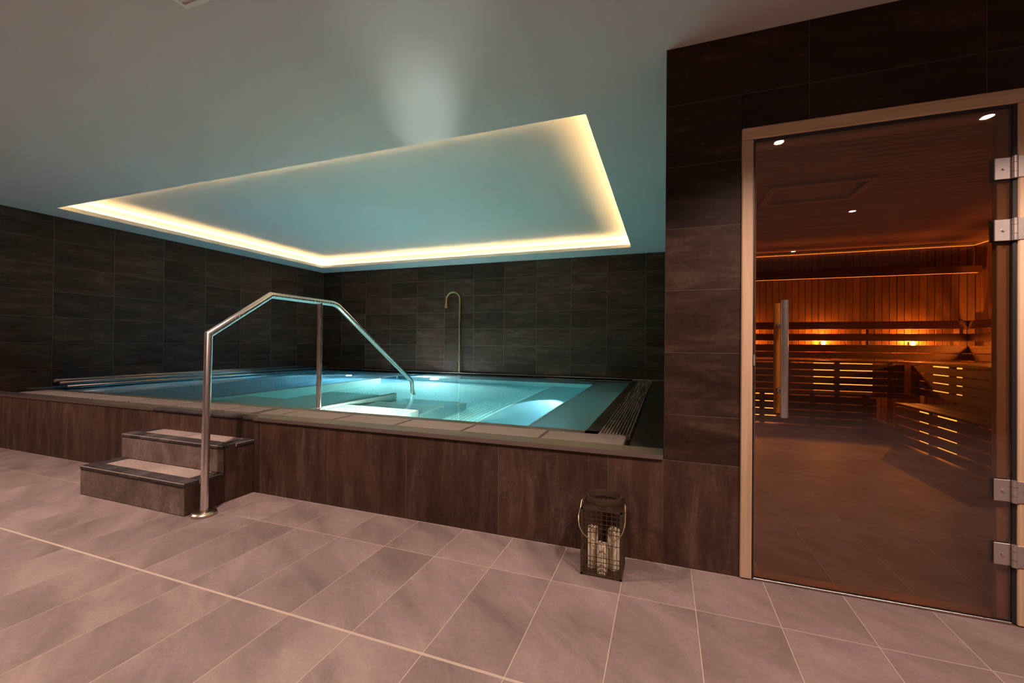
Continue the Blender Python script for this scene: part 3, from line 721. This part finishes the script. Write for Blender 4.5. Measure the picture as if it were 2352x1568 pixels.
# backrests
def backrest(kind, label):
    if kind == 'x': t = empty('slatted_backrest', ((SXL+SXR)/2, SYB-.14, 1.2), label, 'backrest', 'sauna backrests')
    else: t = empty('slatted_backrest', (SXR-.14, 5.0, 1.2), label, 'backrest', 'sauna backrests')
    for (z0, z1) in ((1.335, 1.45), (1.165, 1.27), (1.0, 1.105), (.90, .99)):  # lowest slat is added to block lamp light spilling down to the seat
        if kind == 'x': piece('slat', SXL+.02, SXR-.17, SYB-.16, SYB-.135, z0, z1, m_slatx, t, .004)
        else: piece('slat', SXR-.16, SXR-.135, 2.9, SYB-.02, z0, z1, m_slaty, t, .004)
    sup = [(.75, 1), (1.76, 1), (2.80, 1), (3.86, 1)] if kind == 'x' else [(3.2, 1), (4.4, 1), (5.6, 1), (6.8, 1)]
    for s, _ in sup:
        if kind == 'x': piece('support', s-.02, s+.02, SYB-.134, SYB-.001, 1.0, 1.44, m_slatx, t, .002)
        else: piece('support', SXR-.134, SXR-.001, s-.02, s+.02, 1.0, 1.44, m_slaty, t, .002)
backrest('x', 'three-slat wooden backrest lit from behind along the back wall of the sauna')
backrest('y', 'three-slat wooden backrest along the right wall of the sauna')
# lamps behind the backrests
for i, p in enumerate([(1.22, SYB-.07, 1.13), (2.28, SYB-.07, 1.13), (3.36, SYB-.07, 1.13), (SXR-.07, 6.95, 1.13), (SXR-.07, 5.4, 1.13)]):
    lb_ = ['amber lamp behind the back-wall backrest, nearest the door handle side', 'amber lamp glowing behind the back-wall backrest, left of the two seen whole', 'amber lamp glowing behind the back-wall backrest, right of the two seen whole',
           'amber lamp behind the right-wall backrest near the far corner', 'amber lamp behind the right-wall backrest nearer the door'][i]
    t = empty('sauna_lamp', p, lb_, 'lamp', 'lamps behind the sauna backrests')
    bm = bmesh.new(); bmesh.ops.create_uvsphere(bm, u_segments=16, v_segments=10, radius=.030); obj('bulb', bm, m_amb, t, smooth=True)
    bm = bmesh.new()
    if i < 3: box(bm, -.03, .03, .045, .069, -.03, .03, .004); tube(bm, [(0, .015, 0), (0, .05, 0)], .012, 10)
    else: box(bm, .045, .069, -.03, .03, -.03, .03, .004); tube(bm, [(.015, 0, 0), (.05, 0, 0)], .012, 10)
    obj('socket', bm, m_black, t)
    q = (p[0], p[1]-.012, p[2]+.035) if i < 3 else (p[0]-.012, p[1], p[2]+.035)
    point('sauna_lamp_light', (q[0], q[1], q[2]), 60, (1, .37, .055), .03)
# valance with strip under it
va = empty('wooden_valance', (2.0, SYB-.1, 2.14), 'long wooden valance board high on the sauna back wall with a lit lower edge', 'valance')
piece('front_board', SXL+.01, 4.02, SYB-.20, SYB-.18, 2.105, 2.20, m_slatx, va, .003)
piece('shelf_board', SXL+.01, 4.02, SYB-.18, SYB-.001, 2.18, 2.20, m_slatx, va, .002)
piece('end_board', 4.02, 4.045, SYB-.20, SYB-.001, 2.10, 2.20, m_slatx, va, .002)
t = boxo('light_strip', (SXL+.02, 4.0, SYB-.198, SYB-.190, 2.100, 2.1045), m_ambs); tag(t, 'thin amber light strip under the sauna valance board', 'light strip', 'amber strips in the sauna')
t = boxo('light_strip', (SXL+.02, SXR-.03, SYB-.03, SYB-.022, SZC-.027, SZC-.020), m_ambs); tag(t, 'thin amber light strip where the sauna ceiling meets the back wall', 'light strip', 'amber strips in the sauna')
t = boxo('light_strip', (SXR-.03, SXR-.022, 3.0, SYB-.04, SZC-.027, SZC-.020), m_ambs); tag(t, 'thin amber light strip where the sauna ceiling meets the right wall', 'light strip', 'amber strips in the sauna')

# benches
bb = empty('sauna_bench', (1.9, 7.2, 0), 'two-tier slatted wooden bench along the back wall of the sauna', 'bench', 'slatted sauna benches')
def bslat(t, *d, m): return piece('slat', *d, m, t, .002)
BX1 = 3.05
for i in range(5): bslat(bb, SXL+.02, SXR-.02, 7.16+i*.112, 7.16+i*.112+.10, .855, .88, m=m_slatx)
for i in range(3): bslat(bb, SXL+.02, BX1, 6.78+i*.125, 6.78+i*.125+.115, .42, .445, m=m_slatx)
rnd = random.Random(3)
for i in range(4): bslat(bb, SXL+.02, BX1, 7.165, 7.185, .455+i*.098, .455+i*.098+.086, m=m_slatx)
for i in range(4): bslat(bb, SXL+.02, BX1-.45, 6.785, 6.805, .015+i*.100, .015+i*.100+.088, m=m_slatx)
for x in (.5, 1.1, 1.7, 2.3, 2.9):
    piece('stud', x-.03, x+.03, 7.186, 7.23, 0, .855, m_slatx, bb, .002); 
    if x < 2.6: piece('stud', x-.03+.2, x+.03+.2, 6.806, 6.85, 0, .42, m_slatx, bb, .002)
rb = empty('sauna_bench', (3.2, 4.6, 0), 'two-tier slatted wooden bench along the right wall of the sauna', 'bench', 'slatted sauna benches')
RY = 6.02
for i in range(8): bslat(rb, 3.10+i*.122, 3.10+i*.122+.11, 2.9, 7.14, .855, .88, m=m_slaty)
for i in range(5): bslat(rb, 2.48+i*.123, 2.48+i*.123+.11, 2.9, RY, .42, .445, m=m_slaty)
for i in range(4): bslat(rb, 3.105, 3.125, 2.9, 7.14, .455+i*.098, .455+i*.098+.086, m=m_slaty)
for i in range(4): bslat(rb, 2.485, 2.505, 2.9, RY, .015+i*.100, .015+i*.100+.088, m=m_slaty)
for i in range(4): piece('end_slat', 2.506, 3.10, RY-.02, RY, .015+i*.100, .015+i*.100+.088, m_slatx, rb, .002)
for y in (3.1, 3.75, 4.4, 5.05, 5.7, 6.35, 7.0):
    piece('stud', 3.126, 3.17, y-.03, y+.03, 0, .855, m_slaty, rb, .002)
    if y < 6: piece('stud', 2.506, 2.55, y-.03-.3, y+.03-.3, 0, .42, m_slaty, rb, .002)
# tubes that light the benches from behind
def ub(x0, x1, y0, y1, z0, z1, lab):
    o = boxo('bench_light', (x0, x1, y0, y1, z0, z1), m_ambd, bev=.001); tag(o, lab, 'light strip', 'amber tubes behind the bench fronts')
ub(2.05, 2.75, 7.30, 7.31, .44, .84, 'amber light panel glowing between the slats at the middle of the back bench front')
ub(.75, 1.25, 7.30, 7.31, .44, .84, 'amber light panel glowing between the back bench slats behind the door handle')
ub(.55, 1.5, 6.95, 6.96, .03, .40, 'amber light panel behind the lower front slats at the left of the back bench')
ub(3.25, 3.26, 6.4, 6.95, .44, .84, 'amber light panel behind the upper right bench slats at the far corner')
ub(3.25, 3.26, 5.1, 5.65, .44, .84, 'amber light panel behind the upper right bench slats at mid length')
ub(2.60, 2.61, 3.5, 4.5, .03, .40, 'amber light panel behind the lower right bench slats nearest the door')
ub(2.60, 2.61, 5.2, 5.8, .03, .40, 'amber light panel behind the lower right bench slats at its far end')
pl = boxo('stone_plinth', (2.50, 2.56, RY+.01, 7.12, 0.001, .16), m_plinth, bev=.004); tag(pl, 'low pale stone plinth on the sauna floor at the far end of the right bench', 'plinth')
